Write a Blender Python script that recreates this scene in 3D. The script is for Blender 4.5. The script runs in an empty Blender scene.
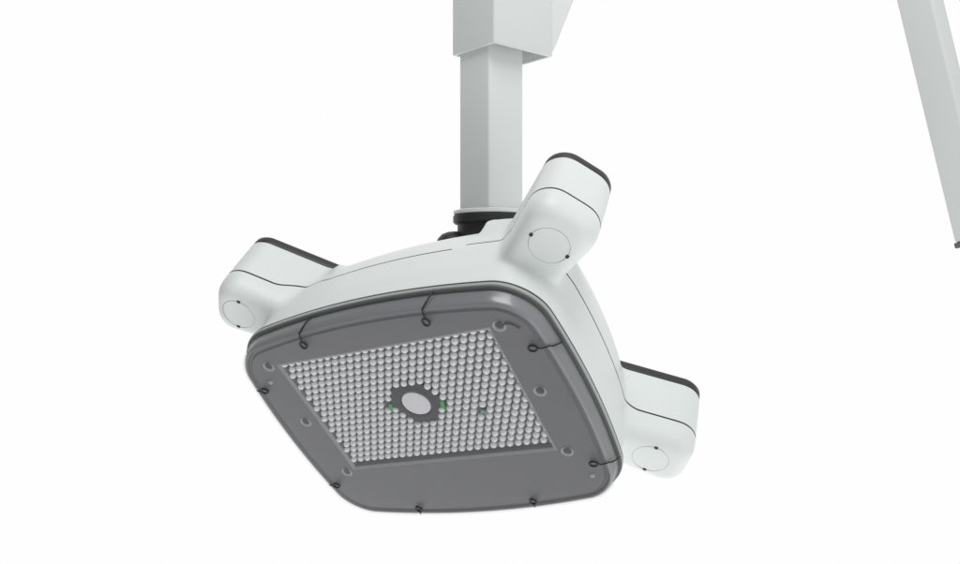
import bpy, bmesh, math
import numpy as np
from mathutils import Vector, Matrix

# ------------------------------------------------------------------ camera, world, lights
S = 0.2                       # metres per modelling unit
EYE = 1.6                     # height of the lens above the floor
scene = bpy.context.scene
col = scene.collection
cam_d = bpy.data.cameras.new('camera')
cam_d.sensor_width = 36.0
cam_d.lens = 830.0 / 960.0 * 36.0
cam_d.clip_start = 0.01
cam_d.clip_end = 100.0
cam = bpy.data.objects.new('camera', cam_d)
cam.location = (0, 0, EYE)
cam.rotation_euler = (math.radians(90), 0, 0)
col.objects.link(cam)
scene.camera = cam

world = bpy.data.worlds.new('World')
scene.world = world
world.use_nodes = True
nt = world.node_tree
bg = nt.nodes['Background']
tc = nt.nodes.new('ShaderNodeTexCoord')
sep = nt.nodes.new('ShaderNodeSeparateXYZ')
def ramp(sock, a, b, lo, hi):
    n = nt.nodes.new('ShaderNodeMapRange'); n.interpolation_type = 'SMOOTHSTEP'
    for k, v in (('From Min', a), ('From Max', b), ('To Min', lo), ('To Max', hi)): n.inputs[k].default_value = v
    nt.links.new(sock, n.inputs['Value'])
    return n.outputs['Result']
def math2(op, a, b):
    n = nt.nodes.new('ShaderNodeMath'); n.operation = op
    nt.links.new(a, n.inputs[0]); nt.links.new(b, n.inputs[1])
    return n.outputs[0]
nt.links.new(tc.outputs['Generated'], sep.inputs[0])
ahead = ramp(sep.outputs['Y'], 0.22, 0.70, 0.0, 0.99)      # white sweep behind the lamp
below_ = ramp(sep.outputs['Z'], -0.05, -0.62, 0.0, 1.22)     # glow from below added to brighten the undersides, like a white floor
right_ = ramp(sep.outputs['X'], -0.45, 0.8, 0.14, 0.62)      # dim room behind the photographer, brighter to the right
bg.inputs['Color'].default_value = (1, 1, 1, 1)
nt.links.new(math2('MAXIMUM', math2('MAXIMUM', ahead, below_), right_), bg.inputs['Strength'])

def area(name, loc, target, size, power, color=(1, 1, 1)):
    d = bpy.data.lights.new(name, 'AREA')
    d.shape = 'SQUARE'; d.size = size; d.energy = power; d.color = color
    o = bpy.data.objects.new(name, d)
    o.location = loc
    o.rotation_euler = (Vector(target) - Vector(loc)).to_track_quat('-Z', 'Y').to_euler()
    col.objects.link(o)
    return o

area('key_softbox', (0.1, 0.35, 3.6), (0, 1.3, 1.55), 1.2, 29)
area('side_softbox', (1.2, -0.5, 0.9), (0.05, 1.35, 1.65), 0.8, 3.5)

scene.view_settings.view_transform = 'Standard'
scene.view_settings.look = 'None'
scene.view_settings.exposure = 0.0
scene.view_settings.gamma = 1.0
scene.cycles.transparent_max_bounces = 24
scene.cycles.max_bounces = 10

# ------------------------------------------------------------------ materials
def principled(name, color, rough=0.45, metallic=0.0, spec=0.5, noise=0.0, nscale=60.0, bump=0.0, coat=0.0):
    m = bpy.data.materials.new(name)
    m.use_nodes = True
    t = m.node_tree
    b = t.nodes['Principled BSDF']
    b.inputs['Base Color'].default_value = (*color, 1)
    b.inputs['Roughness'].default_value = rough
    b.inputs['Metallic'].default_value = metallic
    b.inputs['Specular IOR Level'].default_value = spec
    b.inputs['Coat Weight'].default_value = coat
    if noise or bump:
        c = t.nodes.new('ShaderNodeTexCoord')
        n = t.nodes.new('ShaderNodeTexNoise')
        n.inputs['Scale'].default_value = nscale
        n.inputs['Detail'].default_value = 4
        t.links.new(c.outputs['Object'], n.inputs['Vector'])
        if noise:
            r = t.nodes.new('ShaderNodeMapRange')
            r.inputs['To Min'].default_value = rough - noise
            r.inputs['To Max'].default_value = rough + noise
            t.links.new(n.outputs['Fac'], r.inputs['Value'])
            t.links.new(r.outputs['Result'], b.inputs['Roughness'])
        if bump:
            bp = t.nodes.new('ShaderNodeBump')
            bp.inputs['Strength'].default_value = bump
            bp.inputs['Distance'].default_value = 0.0006
            t.links.new(n.outputs['Fac'], bp.inputs['Height'])
            t.links.new(bp.outputs['Normal'], b.inputs['Normal'])
    return m

M_WHITE = principled('white_moulded_plastic', (0.80, 0.845, 0.832), 0.42, spec=0.35, noise=0.05, nscale=25)
M_PAINT = principled('white_painted_steel', (0.735, 0.768, 0.756), 0.38, spec=0.35, noise=0.05, nscale=18)
M_BLACK = principled('black_plastic', (0.022, 0.024, 0.024), 0.5, noise=0.06, nscale=40)
M_CAP = principled('dark_grey_plastic', (0.036, 0.038, 0.039), 0.5, noise=0.05, nscale=40)
M_SHADOWGAP = principled('shadow_gap_grey', (0.10, 0.11, 0.107), 0.6)  # painted shade: colour of the shadow line under the clamp ring
M_ENDCAP = principled('grey_end_cap', (0.14, 0.145, 0.145), 0.5)
M_SEAM = principled('seam_rubber', (0.03, 0.034, 0.033), 0.8)
M_GASKET = principled('gasket_rubber', (0.05, 0.06, 0.056), 0.6)
M_CLAMP = principled('grey_clamp_ring', (0.40, 0.43, 0.42), 0.3)
M_PLATE = principled('grey_backing_plate', (0.128, 0.130, 0.140), 0.5, noise=0.05, nscale=30)
M_RIM = principled('grey_plate_rim', (0.29, 0.30, 0.31), 0.4)
M_LIP = principled('grey_window_lip', (0.26, 0.27, 0.275), 0.5)
M_BOARD = principled('circuit_board', (0.125, 0.138, 0.138), 0.55)
M_LED = principled('white_led_dome', (0.88, 0.89, 0.90), 0.3, spec=0.5)
M_BOSS = principled('pale_boss', (0.36, 0.375, 0.375), 0.5)
M_RING = principled('lens_housing', (0.018, 0.020, 0.020), 0.5)
M_LENS = principled('frosted_lens', (0.70, 0.69, 0.72), 0.35)
M_GREEN = principled('green_solder_mask', (0.02, 0.35, 0.05), 0.45)
M_TEAL = principled('teal_chip', (0.15, 0.33, 0.30), 0.5)
M_WIRE = principled('black_wire', (0.012, 0.012, 0.014), 0.5)
M_LINE = principled('grey_hairline', (0.42, 0.44, 0.43), 0.6)
M_DOT = principled('black_screw', (0.02, 0.022, 0.022), 0.5)

def smoke_glass():
    m = bpy.data.materials.new('smoked_clear_plastic')
    m.use_nodes = True
    t = m.node_tree
    t.nodes.remove(t.nodes['Principled BSDF'])
    out = t.nodes['Material Output']
    tr = t.nodes.new('ShaderNodeBsdfTransparent')
    tr.inputs['Color'].default_value = (0.95, 0.95, 0.955, 1)
    gl = t.nodes.new('ShaderNodeBsdfGlossy')
    gl.inputs['Roughness'].default_value = 0.20
    gl.inputs['Color'].default_value = (0.9, 0.9, 0.9, 1)
    lw = t.nodes.new('ShaderNodeLayerWeight'); lw.inputs['Blend'].default_value = 0.5
    pw = t.nodes.new('ShaderNodeMath'); pw.operation = 'POWER'; pw.inputs[1].default_value = 4.5
    fr = t.nodes.new('ShaderNodeMapRange'); fr.inputs['To Min'].default_value = 0.022; fr.inputs['To Max'].default_value = 0.35
    t.links.new(lw.outputs['Facing'], pw.inputs[0]); t.links.new(pw.outputs[0], fr.inputs['Value'])
    mx = t.nodes.new('ShaderNodeMixShader')
    t.links.new(fr.outputs[0], mx.inputs[0])
    t.links.new(tr.outputs[0], mx.inputs[1])
    t.links.new(gl.outputs[0], mx.inputs[2])
    t.links.new(mx.outputs[0], out.inputs['Surface'])
    return m
M_SMOKE = smoke_glass()

# ------------------------------------------------------------------ helpers
def link_mesh(name, me, mat, parent=None, smooth=None):
    if mat: me.materials.append(mat)
    o = bpy.data.objects.new(name, me)
    col.objects.link(o)
    if parent: o.parent = parent
    if smooth is not None:
        for p in me.polygons: p.use_smooth = True
        if smooth < 179:
            me.set_sharp_from_angle(angle=math.radians(smooth))
    return o

def from_bm(name, bm, mat, parent=None, smooth=None, scale=S, fix=True):
    if fix: bmesh.ops.recalc_face_normals(bm, faces=bm.faces)
    for v in bm.verts: v.co *= scale
    me = bpy.data.meshes.new(name)
    bm.to_mesh(me); bm.free()
    return link_mesh(name, me, mat, parent, smooth)

def thing(name, label, cat, matrix):
    o = bpy.data.objects.new(name, None)
    o.empty_display_size = 0.05
    o.matrix_world = matrix
    col.objects.link(o)
    o['label'] = label; o['category'] = cat
    return o

def outline(hx, hy, r=0.24, sx=0.10, sy=0.14, n=40, nf=14):
    """rounded rectangle with bowed sides; sx/sy = how far a side's ends fall back from its middle"""
    sx *= hx / 1.31; sy *= hy / 1.06
    # sides as arcs: right side x = hx - sx*(y/hy)^2 ; top y = hy - sy*(x/hx)^2
    pts = []
    # dense corner intersection, then fillet by offsetting
    def side(x, y):           # implicit: max of both normalised distances
        return max(abs(x) - (hx - sx * (y / hy) ** 2), abs(y) - (hy - sy * (x / hx) ** 2))
    def sdf(x, y):            # smooth corner of radius r
        a = abs(x) - (hx - sx * (y / hy) ** 2) + r
        b = abs(y) - (hy - sy * (x / hx) ** 2) + r
        return math.hypot(max(a, 0), max(b, 0)) + min(max(a, b), 0) - r
    N = 4 * n
    # angles spread so that corners get more samples
    ca = math.atan2(hy - sy, hx - sx)
    angs = []
    for q in range(4):
        base = [0, math.pi - 2 * 0, 0, 0]
    def seg(a0, a1, k): return [a0 + (a1 - a0) * i / k for i in range(k)]
    d = 0.28
    kn = [-ca + d, ca - d, ca + d, math.pi - ca - d, math.pi - ca + d, math.pi + ca - d, math.pi + ca + d, 2 * math.pi - ca - d, 2 * math.pi - ca + d]
    for i in range(8):
        angs += seg(kn[i], kn[i + 1], n // 2 if i % 2 == 0 else nf * 2)
    for a in angs:
        c, s = math.cos(a), math.sin(a)
        lo, hi = 0.0, 3.0
        for _ in range(40):
            m = (lo + hi) / 2
            if sdf(m * c, m * s) > 0: hi = m
            else: lo = m
        pts.append((lo * c, lo * s))
    return pts

def loft(bm, rings, cap0=True, cap1=True, closed=False):
    vr = [[bm.verts.new(p) for p in ring] for ring in rings]
    n = len(vr[0])
    pairs = list(zip(vr[:-1], vr[1:]))
    if closed: pairs.append((vr[-1], vr[0]))
    for a, b in pairs:
        for i in range(n):
            j = (i + 1) % n
            bm.faces.new((a[i], a[j], b[j], b[i]))
    if cap0 and not closed: bm.faces.new(list(reversed(vr[0])))
    if cap1 and not closed: bm.faces.new(vr[-1])
    return vr

def lathe(bm, prof, seg=48, cx=0, cy=0, mat=None, dz=0.0):
    rings = []
    for r, z in prof:
        rings.append([(cx + r * math.cos(2 * math.pi * i / seg), cy + r * math.sin(2 * math.pi * i / seg), z + dz) for i in range(seg)])
    if mat is not None:
        rings = [[tuple(mat @ Vector(p)) for p in ring] for ring in rings]
    return loft(bm, rings)

def tube(bm, pts, r, seg=8, closed=False):
    P = [Vector(p) for p in pts]
    n = len(P)
    rings = []
    for i in range(n):
        if closed: d = P[(i + 1) % n] - P[i - 1]
        else: d = P[min(i + 1, n - 1)] - P[max(i - 1, 0)]
        d.normalize()
        up = Vector((0, 0, 1)) if abs(d.z) < 0.9 else Vector((1, 0, 0))
        a = d.cross(up).normalized(); b = d.cross(a).normalized()
        rings.append([tuple(P[i] + r * (a * math.cos(2 * math.pi * k / seg) + b * math.sin(2 * math.pi * k / seg))) for k in range(seg)])
    loft(bm, rings, closed=closed)

def bevel_box(bm, c, half, ax=None, bev=0.02, segs=3):
    r = bmesh.ops.create_cube(bm, size=2)
    vs = r['verts']
    for v in vs: v.co = Vector((v.co.x * half[0], v.co.y * half[1], v.co.z * half[2]))
    es = list({e for v in vs for e in v.link_edges})
    if bev: 
        g = bmesh.ops.bevel(bm, geom=es, offset=bev, segments=segs, affect='EDGES', profile=0.5)
        vs = list({v for f in g['faces'] for v in f.verts} | {v for v in vs if v.is_valid})
    for v in vs:
        p = v.co
        if ax: p = ax[0] * p.x + ax[1] * p.y + ax[2] * p.z
        v.co = p + Vector(c)
    return vs

# ------------------------------------------------------------------ pose of the lamp head
def rod(w):
    w = np.array(w, float); th = np.linalg.norm(w); k = w / th
    K = np.array([[0, -k[2], k[1]], [k[2], 0, -k[0]], [-k[1], k[0], 0]])
    return np.eye(3) + math.sin(th) * K + (1 - math.cos(th)) * K @ K
RC = rod([.607, .410, -.333])
TC = np.array([-.489, .925, 6.161]) + RC @ np.array([.085, .072, 0.0])
C2W = np.array([[1, 0, 0], [0, 0, 1], [0, -1, 0]], float)     # camera axes (x right, y down, z ahead) to world
RW = C2W @ RC
TW = C2W @ TC * S + np.array([0, 0, EYE])
HEAD = Matrix.Identity(4)
for i in range(3):
    for j in range(3): HEAD[i][j] = RW[i][j]
    HEAD[i][3] = TW[i]

def cw(x, y, z):   # camera-space modelling units to world metres
    v = C2W @ np.array([x, y, z]) * S
    return Vector((v[0], v[1], v[2] + EYE))

# ------------------------------------------------------------------ lamp head
lamp = thing('inspection_lamp', 'white four-armed lamp head with a smoked cover over rows of LEDs, tilted below its post', 'lamp', HEAD)

ARMS = [(0.8, 0.6), (-0.8, 0.6), (-0.8, -0.6), (0.8, -0.6)]

# --- moulded housing: body and arms fused by a voxel remesh, then cut along the parting line
src = bmesh.new()
body = [(0.0, 0.0, -0.06), (0.0, 0.0, 0.06), (0.012, 0.018, 0.30), (0.035, 0.060, 0.585), (0.065, 0.115, 0.78), (0.095, 0.165, 0.91), (0.125, 0.200, 0.975), (0.18, 0.26, 1.02), (0.30, 0.35, 1.05)]
loft(src, [[(x, y, z) for x, y in outline(1.305 - dx, 1.055 - dy, 0.26)] for dx, dy, z in body])
TAPER = 0.085
ARM_R = {(0.8, 0.6): 1.975, (-0.8, 0.6): 1.93, (-0.8, -0.6): 1.905, (0.8, -0.6): 1.945}
def arm_ring(inset, z, u, r0=0.80, r1=None, hw=0.255, cr=0.17):
    r1 = r1 or ARM_R[u]
    a = hw - inset; b1 = r1 - inset; c = max(cr - inset, 0.03)
    p = []
    for k in range(13):
        t = -math.pi / 2 + math.pi / 2 * k / 12
        p.append((b1 - c + c * math.cos(t), -(a - c) + c * math.sin(t)))
    for k in range(13):
        t = math.pi / 2 * k / 12
        p.append((b1 - c + c * math.cos(t), (a - c) + c * math.sin(t)))
    p += [(r0, a), (r0, -a)]
    p = [(r, t * (1 - TAPER / hw * (r1 - 0.2 - min(r, r1 - 0.2)))) for r, t in p]      # narrower towards the body
    return [(u[0] * q[0] - u[1] * q[1], u[1] * q[0] + u[0] * q[1], z) for q in p]
for u in ARMS:
    loft(src, [arm_ring(i, z, u) for i, z in ((0.11, 0.285), (0.06, 0.297), (0.03, 0.325), (0.012, 0.36), (0.0, 0.42), (0.0, 0.97))])
bevel_box(src, (-0.765, -0.785, 0.55), (0.14, 0.11, 0.335), (Vector((0.96, -0.28, 0)), Vector((0.28, 0.96, 0)), Vector((0, 0, 1))), bev=0.02)
# raised deck on the back by the swivel
bevel_box(src, (0.80, -0.33, 0.90), (0.29, 0.545, 0.13), (Vector((0.985, 0.17, 0)), Vector((-0.17, 0.985, 0)), Vector((0, 0, 1))), bev=0.022)
bmesh.ops.recalc_face_normals(src, faces=src.faces)
me = bpy.data.meshes.new('source'); src.to_mesh(me); src.free()
tmp = bpy.data.objects.new('source', me); col.objects.link(tmp)
md = tmp.modifiers.new('r', 'REMESH'); md.mode = 'VOXEL'; md.voxel_size = 0.0145
bpy.context.view_layer.update()
ev = tmp.evaluated_get(bpy.context.evaluated_depsgraph_get())
rm = bpy.data.meshes.new_from_object(ev)
bpy.data.objects.remove(tmp)
nv = len(rm.vertices)
co = np.empty(nv * 3); rm.vertices.foreach_get('co', co); co = co.reshape(-1, 3)
ed = np.empty(len(rm.edges) * 2, int); rm.edges.foreach_get('vertices', ed); ed = ed.reshape(-1, 2)
deg = np.bincount(ed.ravel(), minlength=nv).astype(float)[:, None]
for _ in range(15):
    acc = np.zeros_like(co)
    for k in range(3):
        acc[:, k] = np.bincount(ed[:, 0], co[ed[:, 1], k], nv) + np.bincount(ed[:, 1], co[ed[:, 0], k], nv)
    co += 0.6 * (acc / deg - co)
rm.vertices.foreach_set('co', co.ravel())

def sstep(a, b, x):
    t = min(max((x - a) / (b - a), 0), 1); return t * t * (3 - 2 * t)
def parting(x, y):
    w = 0.0
    for u in ARMS:
        r = u[0] * x + u[1] * y; t = -u[1] * x + u[0] * y
        if r > 1.0: w = max(w, sstep(1.27, 1.50, r) * (1 - sstep(0.36, 0.60, abs(t))))
    z = 0.585 * (1 - w) + 0.505 * w
    if y < -0.6 and w < 1: z += 0.055 * sstep(0.55, 0.60, x) * (1 - w)
    if y < -0.6: z += 0.045 * math.exp(-((x + 0.75) / 0.075) ** 2)
    return z
bm = bmesh.new(); bm.from_mesh(rm)
bmesh.ops.bisect_plane(bm, geom=bm.verts[:] + bm.edges[:] + bm.faces[:], plane_co=(0, 0, 0.062), plane_no=(0, 0, 1), clear_inner=True)
def cut_level(bm, fn, grad=(0, 0, 1)):
    g = Vector(grad)
    bmesh.ops.triangulate(bm, faces=[f for f in bm.faces if len(f.verts) > 3])
    val = {v: fn(v.co) for v in bm.verts}
    for v in val:
        if abs(val[v]) < 0.0016:                 # keep clear of the cut so that no slivers arise
            q = 0.0016 if val[v] >= 0 else -0.0016
            v.co += g * (q - val[v]); val[v] = q
    new = set()
    for e in list(bm.edges):
        a, b = e.verts
        fa, fb = val[a], val[b]
        if fa * fb < 0:
            _, nvx = bmesh.utils.edge_split(e, a, fa / (fa - fb))
            val[nvx] = 0.0; new.add(nvx)
    for f in list(bm.faces):
        vs = [v for v in f.verts if v in new]
        if len(vs) == 2 and not any(vs[1] in e.verts for e in vs[0].link_edges):
            bmesh.utils.face_split(f, vs[0], vs[1])
HALF = 0.0078
cut_level(bm, lambda c: c.z - parting(c.x, c.y) - HALF)
cut_level(bm, lambda c: c.z - parting(c.x, c.y) + HALF)
RA = 1.44
for u in ARMS:
    cut_level(bm, lambda c, u=u: (u[0] * c.x + u[1] * c.y) - RA, (u[0], u[1], 0))
ARM_TOP = 0.893
def outside_body(x, y, z):
    if 0.42 < x < 1.2 and -0.95 < y < 0.25: return False
    prof = body[1:]
    for (a, b, c), (d, e, f) in zip(prof, prof[1:]):
        if c <= z <= f:
            k = (z - c) / (f - c); dx, dy = a + k * (d - a), b + k * (e - b); break
    else: return False
    hx, hy = 1.305 - dx, 1.055 - dy
    A = abs(x) - (hx - 0.10 * (y / hy) ** 2) + 0.26; B = abs(y) - (hy - 0.14 * (x / hx) ** 2) + 0.26
    return math.hypot(max(A, 0), max(B, 0)) + min(max(A, B), 0) - 0.26 > 0.012
cut_level(bm, lambda c: c.z - ARM_TOP)
kill = []
for f in bm.faces:
    c = f.calc_center_median()
    if c.z > ARM_TOP and any(u[0] * c.x + u[1] * c.y > 1.15 and abs(-u[1] * c.x + u[0] * c.y) < 0.30 for u in ARMS) and outside_body(c.x, c.y, c.z): kill.append(f)
bmesh.ops.delete(bm, geom=kill, context='FACES')
bm.normal_update()
vn = {}
bm.verts.index_update()
groups = {}
for f in bm.faces:
    c = f.calc_center_median()
    s = c.z - parting(c.x, c.y)
    kind = 'seam' if abs(s) < HALF else ('top' if s > 0 else 'low')
    if kind == 'seam' and c.y < -0.5 and 0.50 < c.x < 0.585: kind = 'low'
    ai = -1
    for i, u in enumerate(ARMS):
        if u[0] * c.x + u[1] * c.y > RA: ai = i
    groups.setdefault((kind if (ai < 0 or kind == 'seam') else 'shell', ai), []).append(f)
def submesh(name, faces, mat, parent, inset=0.0):
    idx = {}; cos = []; nrm = []; polys = []
    for f in faces:
        poly = []
        for v in f.verts:
            if v not in idx:
                idx[v] = len(cos); n = v.normal
                cos.append((v.co - n * inset) * S); nrm.append(tuple(n))
            poly.append(idx[v])
        polys.append(poly)
    m = bpy.data.meshes.new(name)
    m.from_pydata([tuple(c) for c in cos], [], polys)
    o = link_mesh(name, m, mat, parent, 180)
    if not inset: m.normals_split_custom_set_from_vertices(nrm)
    return o
housing = submesh('lower_housing', groups[('low', -1)], M_WHITE, lamp)
back = submesh('back_cover', groups[('top', -1)], M_WHITE, lamp)
submesh('parting_seam', groups[('seam', -1)], M_SEAM, lamp, 0.0006)
for i, u in enumerate(ARMS):
    arm = submesh('arm', groups[('shell', i)], M_WHITE, lamp)
    submesh('parting_seam', groups[('seam', i)], M_SEAM, arm, 0.0006)
    b = bmesh.new()
    loft(b, [arm_ring(q, z, u, r0=1.10) for q, z in ((0.03, 0.880), (0.012, 0.888), (0.004, 0.900), (0.006, 0.970), (0.02, 0.99), (0.05, 1.0))])
    from_bm('end_cap', b, M_CAP, arm, 40)
    # round access cover: hairline circle and two small screws
    rc = 1.68; zb = 0.2862
    b = bmesh.new()
    tube(b, [(u[0] * rc + 0.136 * math.cos(a), u[1] * rc + 0.136 * math.sin(a), zb) for a in [2 * math.pi * k / 64 for k in range(64)]], 0.0022, 6, closed=True)
    from_bm('access_ring', b, M_LINE, arm, 180)
    for s in (-1, 1):
        px, py = u[0] * rc - s * u[1] * 0.136, u[1] * rc + s * u[0] * 0.136
        b = bmesh.new()
        bevel_box(b, (px, py, zb), (0.013, 0.011, 0.006), (Vector((u[0], u[1], 0)), Vector((-u[1], u[0], 0)), Vector((0, 0, 1))), 0.003, 1)
        from_bm('screw', b, M_DOT, arm)
bm.free()

# --- gasket and smoked cover
HX, HY = 1.305, 1.055
b = bmesh.new()
loft(b, [[(x, y, z) for x, y in outline(HX + d, HY + d, 0.26)] for d, z in ((-0.06, 0.046), (0.002, 0.046), (0.010, 0.049), (0.010, 0.060), (0.004, 0.064), (-0.06, 0.064))], closed=True)
from_bm('gasket', b, M_GASKET, lamp, 40)
b = bmesh.new()
loft(b, [[(x, y, z) for x, y in outline(HX + d, HY + d, 0.26)] for d, z in ((-0.05, 0.014), (0.006, 0.014), (0.0125, 0.019), (0.0125, 0.041), (0.006, 0.045), (-0.05, 0.045))], closed=True)
from_bm('clamp_ring', b, M_CLAMP, lamp, 40)
b = bmesh.new()
loft(b, [[(x, y, z) for x, y in outline(HX + d, HY + d, 0.26)] for d, z in ((-0.05, 0.000), (0.003, 0.000), (0.007, 0.002), (0.007, 0.009), (0.003, 0.012), (-0.05, 0.012))], closed=True)
from_bm('shadow_gap_ring', b, M_SHADOWGAP, lamp, 40)  # dark ring put in for the shadow line between clamp ring and cover wall
prof_o = [(-0.06, 0.044), (-0.010, 0.044), (-0.008, 0.038), (-0.008, 0.022), (-0.008, 0.014), (-0.008, 0.006), (-0.012, -0.06), (-0.018, -0.098), (-0.026, -0.116), (-0.040, -0.129), (-0.062, -0.135), (-0.20, -0.136)]
prof_i = [(d - 0.009, z + 0.006) for d, z in prof_o[6:]]
prof_i[-1] = (-0.20, -0.127)
b = bmesh.new()
ro = [[(x, y, z) for x, y in outline(HX + d, HY + d, max(0.26 + d, 0.08))] for d, z in prof_o]
ri = [[(x, y, z) for x, y in outline(HX + d, HY + d, max(0.26 + d, 0.08))] for d, z in [(-0.012, 0.03)] + prof_i]
vo = loft(b, ro, cap0=False)
vi = loft(b, ri, cap0=False)
n = len(vo[0])
for k in range(n):
    j = (k + 1) % n
    b.faces.new((vo[0][k], vo[0][j], vi[0][j], vi[0][k]))
cover = from_bm('smoked_cover', b, M_SMOKE, lamp, 50)

# --- backing plate with LED window (board sits off the cover's centre)
OX, OY = 0.005, -0.162
WX, WY = 0.875, 0.558
def ray_rect(a, hx, hy):
    c, s = math.cos(a), math.sin(a)
    k = min(hx / abs(c) if abs(c) > 1e-9 else 9e9, hy / abs(s) if abs(s) > 1e-9 else 9e9)
    return k * c, k * s
op = outline(HX - 0.10, HY - 0.10, 0.16)
rim = lambda d, z: [(x, y, z) for x, y in outline(HX - d, HY - d, max(0.26 - d, 0.06))]
angs = [math.atan2(y - OY, x - OX) for x, y in op]
wc = math.atan2(WY, WX)
for tgt in (wc, math.pi - wc, -wc, wc - math.pi):      # snap the nearest sample onto each window corner
    k = min(range(len(angs)), key=lambda q: abs((angs[q] - tgt + math.pi) % (2 * math.pi) - math.pi))
    angs[k] = tgt
win = [ray_rect(a, WX, WY) for a in angs]
b = bmesh.new()
PZ = -0.106                                               # depth of the plate's face
rings = [rim(0.016, 0.040), rim(0.024, -0.060), rim(0.032, -0.096), rim(0.041, -0.112), rim(0.054, -0.117), rim(0.064, -0.112), rim(0.072, -0.096), rim(0.086, -0.094), rim(0.10, PZ),
         [(OX + x * 1.030, OY + y * 1.046, PZ) for x, y in win]]
loft(b, rings[4:], cap0=False, cap1=False)
plate = from_bm('backing_plate', b, M_PLATE, lamp, 30)
b = bmesh.new()
loft(b, rings[:5], cap0=False, cap1=False)
from_bm('plate_rim', b, M_RIM, plate, 60)
b = bmesh.new()
loft(b, [[(OX + x * 1.030, OY + y * 1.046, PZ + 0.0004) for x, y in win], [(OX + x * 1.012, OY + y * 1.019, PZ + 0.006) for x, y in win],
         [(OX + x, OY + y, PZ + 0.012) for x, y in win], [(OX + x, OY + y, PZ + 0.055) for x, y in win]], cap0=False, cap1=False)
from_bm('window_lip', b, M_LIP, plate)

panel_bm = bmesh.new()
bevel_box(panel_bm, (OX, OY, PZ + 0.066), (WX + 0.05, WY + 0.05, 0.012), bev=0.0)
panel = from_bm('led_board', panel_bm, M_BOARD, lamp)

# --- LEDs: staggered rows
PX = 2 * WX / 26.0; PY = PX * math.sqrt(3) / 2
def dome_bm(cx=0, cy=0, cz=0, r=0.0252):
    b = bmesh.new()
    prof = [(r * math.cos(t), -r * math.sin(t)) for t in (0, .26, .52, .79, 1.05, 1.31)]
    prof = [(r, 0.024)] + prof + [(0.004, -r)]
    lathe(b, prof, 14)
    for v in b.verts: v.co += Vector((cx, cy, cz))
    return b
leds = []
rows = int(2 * WY / PY) + 1
gx, gy = 0.0, 0.0
for j in range(-10, 11):
    for i in range(-15, 15):
        x = (i + (0.5 if j % 2 else 0.0)) * PX + 0.25 * PX
        y = j * PY + 0.42 * PY
        if x > WX + 0.022 or x < -WX + 0.012 or y > WY - 0.024 or y < -WY - 0.014: continue
        if math.hypot(x - 0.012, y + 0.012) < 0.176 or math.hypot(x + 0.215, y + 0.0) < 0.035 or math.hypot(x - 0.215, y - 0.04) < 0.035: continue
        if abs(x - 0.50) < 0.03 and abs(y - 0.165) < 0.03: continue       # one dead spot
        leds.append((x + OX, y + OY))
def camdist(p):
    c = RC @ np.array([p[0], p[1], 0.03]) + TC
    return np.linalg.norm(c)
leds.sort(key=camdist)
LZ = PZ + 0.030
proto = from_bm('led', dome_bm(), M_LED, panel, 180)
for k, (x, y) in enumerate(leds[:100]):
    o = proto if k == 0 else proto.copy()
    if k:
        col.objects.link(o); o.parent = panel
    o.location = (x * S, y * S, LZ * S)
rest = bmesh.new()
for x, y in leds[100:]:
    d = dome_bm(x, y, LZ)
    m = bpy.data.meshes.new('d'); d.to_mesh(m); d.free(); rest.from_mesh(m); bpy.data.meshes.remove(m)
ro_ = from_bm('led_field', rest, M_LED, panel, 180)
ro_['kind'] = 'stuff'

# --- camera eye in the middle of the LEDs
b = bmesh.new()
EX, EY = OX + 0.016, OY - 0.010
lathe(b, [(0.206, 0.054), (0.206, 0.030), (0.200, 0.025), (0.165, 0.024), (0.150, 0.016), (0.135, 0.013), (0.118, 0.018), (0.112, 0.034), (0.02, 0.036)], 64, EX, EY, dz=PZ)
eye = from_bm('lens_housing', b, M_RING, lamp, 35)
b = bmesh.new()
lathe(b, [(0.112, 0.034), (0.112, 0.024), (0.108, 0.020), (0.01, 0.017)], 64, EX, EY, dz=PZ)
from_bm('lens', b, M_LENS, eye, 35)
def chip(px, py, hx, hy, rot, mat, name, z=0.045):
    b = bmesh.new()
    a = Vector((math.cos(rot), math.sin(rot), 0)); c = Vector((-math.sin(rot), math.cos(rot), 0))
    bevel_box(b, (OX + px, OY + py, z + PZ), (hx, hy, 0.008), (a, c, Vector((0, 0, 1))), 0.003, 1)
    return from_bm(name, b, mat, panel)
chip(-0.213, 0.0, 0.015, 0.036, 0.3, M_GREEN, 'circuit_tab', 0.030)
chip(0.212, 0.045, 0.015, 0.045, 0.3, M_GREEN, 'circuit_tab', 0.030)
chip(0.50, 0.165, 0.03, 0.018, 0.6, M_TEAL, 'chip', 0.035)

# --- screw bosses on the plate
for bx in (-1, 1):
    for by in (-0.59, 0, 0.59):
        cx, cy = bx * (0.975 if by else 1.012), by - 0.155
        b = bmesh.new()
        lathe(b, [(0.048, 0.002), (0.047, -0.004), (0.043, -0.007), (0.037, -0.007), (0.030, 0.000), (0.020, 0.0008), (0.010, 0.001)], 28, cx, cy, dz=PZ)
        bo = from_bm('screw_boss', b, M_BOSS, lamp, 50)
        b = bmesh.new()
        lathe(b, [(0.030, 0.0005), (0.028, -0.0020), (0.002, -0.0022)], 20, cx + 0.009, cy - 0.014, dz=PZ - 0.0055)
        from_bm('screw_hole_shade', b, M_WIRE, bo)  # black disc paints the hole's shade, off-centre to leave a bright crescent
for cx, cy in ((1.065, 0.70), (-1.06, -0.60)):
    b = bmesh.new()
    lathe(b, [(0.022, 0.0), (0.019, -0.008), (0.010, -0.012), (0.002, -0.013)], 16, cx, cy, dz=PZ)
    from_bm('rivet', b, M_BOSS, lamp, 60)
b = bmesh.new()
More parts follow.
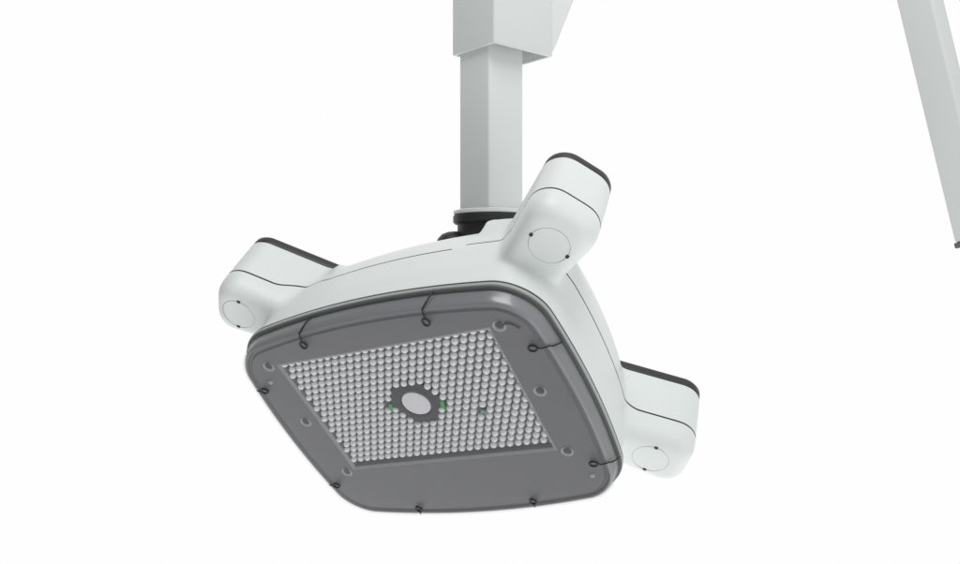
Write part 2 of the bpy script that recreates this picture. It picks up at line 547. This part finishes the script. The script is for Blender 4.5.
tube(b, [(0.975 + 0.03 + 0.10 * q, -0.75 + 0.05 * q * q - 0.015 * math.sin(3 * q), PZ - 0.010) for q in [k / 10 for k in range(11)]], 0.006, 6)
from_bm('wire', b, M_CAP, lamp, 180)

# --- wire retaining clips: an eye on the face and a cranked tail over the edge to the gasket
def clip(ex, ey, nx, ny, skew):
    zf = -0.141
    tx, ty = -ny, nx
    # distance from eye to the cover's edge along the outward direction
    def edge(d):
        lo, hi = 0.0, 1.0
        pts = outline(HX + d, HY + d, 0.26)
        best = None
        for k in range(len(pts)):
            (x0, y0), (x1, y1) = pts[k - 1], pts[k]
            dx, dy = x1 - x0, y1 - y0
            den = nx * dy - ny * dx
            if abs(den) < 1e-9: continue
            a = ((x0 - ex) * dy - (y0 - ey) * dx) / den
            q = ((x0 - ex) * ny - (y0 - ey) * nx) / den
            if 0 <= q <= 1 and a > 0: best = a
        return best
    L = edge(-0.06)
    def P(a, s, z): return (ex + nx * a + tx * s, ey + ny * a + ty * s, z)
    pts = [P(0.03, 0, zf), P(L * 0.50, 0.0, zf), P(L * 0.56, 0.010, zf), P(L * 0.98, 0.012, zf + 0.004), P(L + 0.022, 0.014, -0.125),
           P(L + 0.040, 0.02 + skew * 0.5, -0.105), P(L + 0.058, 0.03 + skew, -0.06), P(L + 0.066, 0.04 + skew * 1.5, -0.015)]
    if nx < 0 or ny > 0: pts = pts[:3] + [P(L * 0.85, 0.012, zf + 0.002)]
    b = bmesh.new()
    tube(b, pts, 0.0055, 8)
    tube(b, [P(0.030 * math.cos(a), 0.024 * math.sin(a), zf) for a in [2 * math.pi * k / 24 for k in range(24)]], 0.0075, 8, closed=True)
    from_bm('retaining_clip', b, M_WIRE, lamp, 180)
for ex, ey, nx, ny in ((-0.516, -0.901, 0, -1), (0.516, -0.901, 0, -1), (0.516, 0.901, 0, 1), (-0.516, 0.901, 0, 1),
                       (1.137, -0.549, 1, 0), (1.137, 0.549, 1, 0), (-1.137, 0.549, -1, 0), (-1.137, -0.549, -1, 0)):
    clip(ex, ey, nx, ny, 0.03)

# ------------------------------------------------------------------ post above the lamp
# the two horizontal directions of the square post (camera axes x, z)
D1 = np.array([0.76, 0.0, 0.65]); D1 /= np.linalg.norm(D1)
D2 = np.array([-0.65, 0.0, 0.76]); D2 /= np.linalg.norm(D2)
ZC = 6.75
def at(px, py, z): return np.array([(px - 480) / 830 * z, (py - 282) / 830 * z, z])
SP = 0.057 * ZC
corner = at(489, 282, ZC)
axis = corner + (D1 + D2) * SP / 2                       # post axis (camera axes, y = eye level)
zx = axis[2]
y_sl = (44 - 282) / 830 * (ZC - 0.1)                     # sleeve bottom
y_fl = (210.5 - 282) / 830 * zx                          # flange top
post_m = Matrix.Translation(cw(axis[0], y_fl, axis[2]))
post = thing('support_post', 'white square post hanging from a wider square sleeve, above the four-armed lamp head', 'post', post_m)
W1 = Vector((D1[0], D1[2], 0)); W2 = Vector((D2[0], D2[2], 0)); UP = Vector((0, 0, 1))
AX = (W1, W2, UP)
top_h = y_fl - y_sl
b = bmesh.new()
bevel_box(b, (0, 0, (top_h + 0.5) / 2 + 0.001), (SP / 2, SP / 2, (top_h + 0.5) / 2), AX, 0.022, 4)
from_bm('square_tube', b, M_PAINT, post, 35)
b = bmesh.new()
lathe(b, [(0.30, -0.040), (0.318, -0.032), (0.318, -0.008), (0.30, 0.0), (0.02, 0.0)], 64)
from_bm('base_flange', b, M_PAINT, post, 40)
# sleeve: its near corner, and unequal sides
ZF = ZC - 0.10
sc = at(494, 42, ZF)
l1, l2 = 0.1011 * ZF, 0.081 * ZF
sctr = sc + D1 * l1 / 2 + D2 * l2 / 2
off = sctr - np.array([axis[0], y_fl, axis[2]])
SH = 1.1
sx, sy, sz = off[0], off[2], -(off[1])
b = bmesh.new()
def rect_ring(h1, h2, z, c=0.018):
    p = []
    for q, (s1, s2) in enumerate(((1, 1), (-1, 1), (-1, -1), (1, -1))):
        for k in range(5):
            a = math.pi / 2 * (q + k / 4)
            p.append(tuple(Vector((sx, sy, z)) + W1 * (s1 * (h1 - c) + c * math.cos(a)) + W2 * (s2 * (h2 - c) + c * math.sin(a))))
    return p
H1, H2 = l1 / 2, l2 / 2
loft(b, [rect_ring(H1, H2, sz + 2 * SH)] + [rect_ring(H1 - d, H2 - d, sz + z) for d, z in ((0, 0.012), (0.003, 0.004), (0.010, 0.0), (0.022, 0.0), (0.026, 0.004), (0.028, 0.5))])
from_bm('sleeve', b, M_PAINT, post, 35)
# gusset arm running back along D1 with a slanted underside
b = bmesh.new()
base = Vector((sx, sy, sz))
g0 = l1 / 2 - 0.03
prof = [(g0, 0.035), (g0 + 0.055, 0.05), (g0 + 1.15, 2.2), (g0, 2.2)]
hw = l2 / 2 - 0.012
ringA = [tuple(base + W1 * a - W2 * hw + UP * h) for a, h in prof]
ringB = [tuple(base + W1 * a + W2 * hw + UP * h) for a, h in prof]
loft(b, [ringA, ringB])
bmesh.ops.bevel(b, geom=b.edges[:], offset=0.015, segments=3, affect='EDGES')
from_bm('gusset', b, M_PAINT, post, 35)

# ------------------------------------------------------------------ black swivel between flange and head
HI = HEAD.inverted()
def to_head(p):   # world metres -> head modelling units
    return HI @ Vector(p) / S
b = bmesh.new()
cl = to_head(cw(axis[0], y_fl + 0.040, axis[2]))
upv = (HEAD.to_3x3().inverted() @ UP).normalized()
rot = upv.to_track_quat('Z', 'X').to_matrix()
MM = Matrix.Translation(cl) @ rot.to_4x4()
lathe(b, [(0.31, 0.0), (0.322, -0.010), (0.322, -0.062), (0.305, -0.078), (0.285, -0.082), (0.285, -0.30), (0.22, -0.55)], 64, mat=MM)
from_bm('swivel_collar', b, M_BLACK, lamp, 35)
print('flange in head units', cl, 'axis z', zx)
kb = bmesh.new()
ZK = 6.97                                                 # horizontal drum of the tilt joint
k0 = Vector(((437 - 480) / 830 * ZK, 0, 0)).x
axw = Vector((0.97, 0.24, 0)).normalized()
p_left = cw(k0, (231 - 282) / 830 * ZK + 0.17, ZK)
rk = (HEAD.to_3x3().inverted() @ axw).to_track_quat('Z', 'X').to_matrix().to_4x4()
lathe(kb, [(0.06, 0.0), (0.11, 0.012), (0.145, 0.045), (0.165, 0.095), (0.17, 0.14), (0.17, 0.72), (0.155, 0.78), (0.10, 0.83), (0.03, 0.84)], 48, mat=Matrix.Translation(to_head(p_left)) @ rk)
from_bm('tilt_joint', kb, M_BLACK, lamp, 35)
kb = bmesh.new()
lathe(kb, [(0.42, 1.0), (0.42, 1.10), (0.39, 1.17), (0.28, 1.20), (0.25, 1.40), (0.05, 1.41)], 64, 0.15, 0.0)
from_bm('swivel_base', kb, M_BLACK, lamp, 35)

# ------------------------------------------------------------------ slanted beam at the right edge
zb_ = 6.0
p0 = at(932, 0, zb_); p1 = at(989, 237, zb_)
bdir = (p0 - p1); bl = np.linalg.norm(bdir); bdir /= bl
e2 = D2 - bdir * (D2 @ bdir); e2 /= np.linalg.norm(e2)
e1 = np.cross(e2, bdir); e1 = e1 if e1 @ D1 > 0 else -e1
wv = lambda v: Vector((v[0], v[2], -v[1]))
BX = (wv(e1), wv(e2), wv(bdir))
SB = 0.235
beam = thing('slanted_beam', 'plain white square beam leaning at the right edge, apart from the lamp', 'beam', Matrix.Translation(cw(*p1)))
beam['kind'] = 'thing'
ctr = BX[0] * SB / 2 + BX[1] * SB / 2
b = bmesh.new()
LB = bl + 1.2
bevel_box(b, ctr + BX[2] * (LB / 2), (SB / 2, SB / 2, LB / 2), BX, 0.02, 4)
from_bm('beam_tube', b, M_PAINT, beam, 35)
b = bmesh.new()
bevel_box(b, ctr - BX[2] * 0.022, (SB / 2 + 0.006, SB / 2 + 0.006, 0.021), BX, 0.008, 2)
from_bm('end_cap', b, M_ENDCAP, beam, 35)
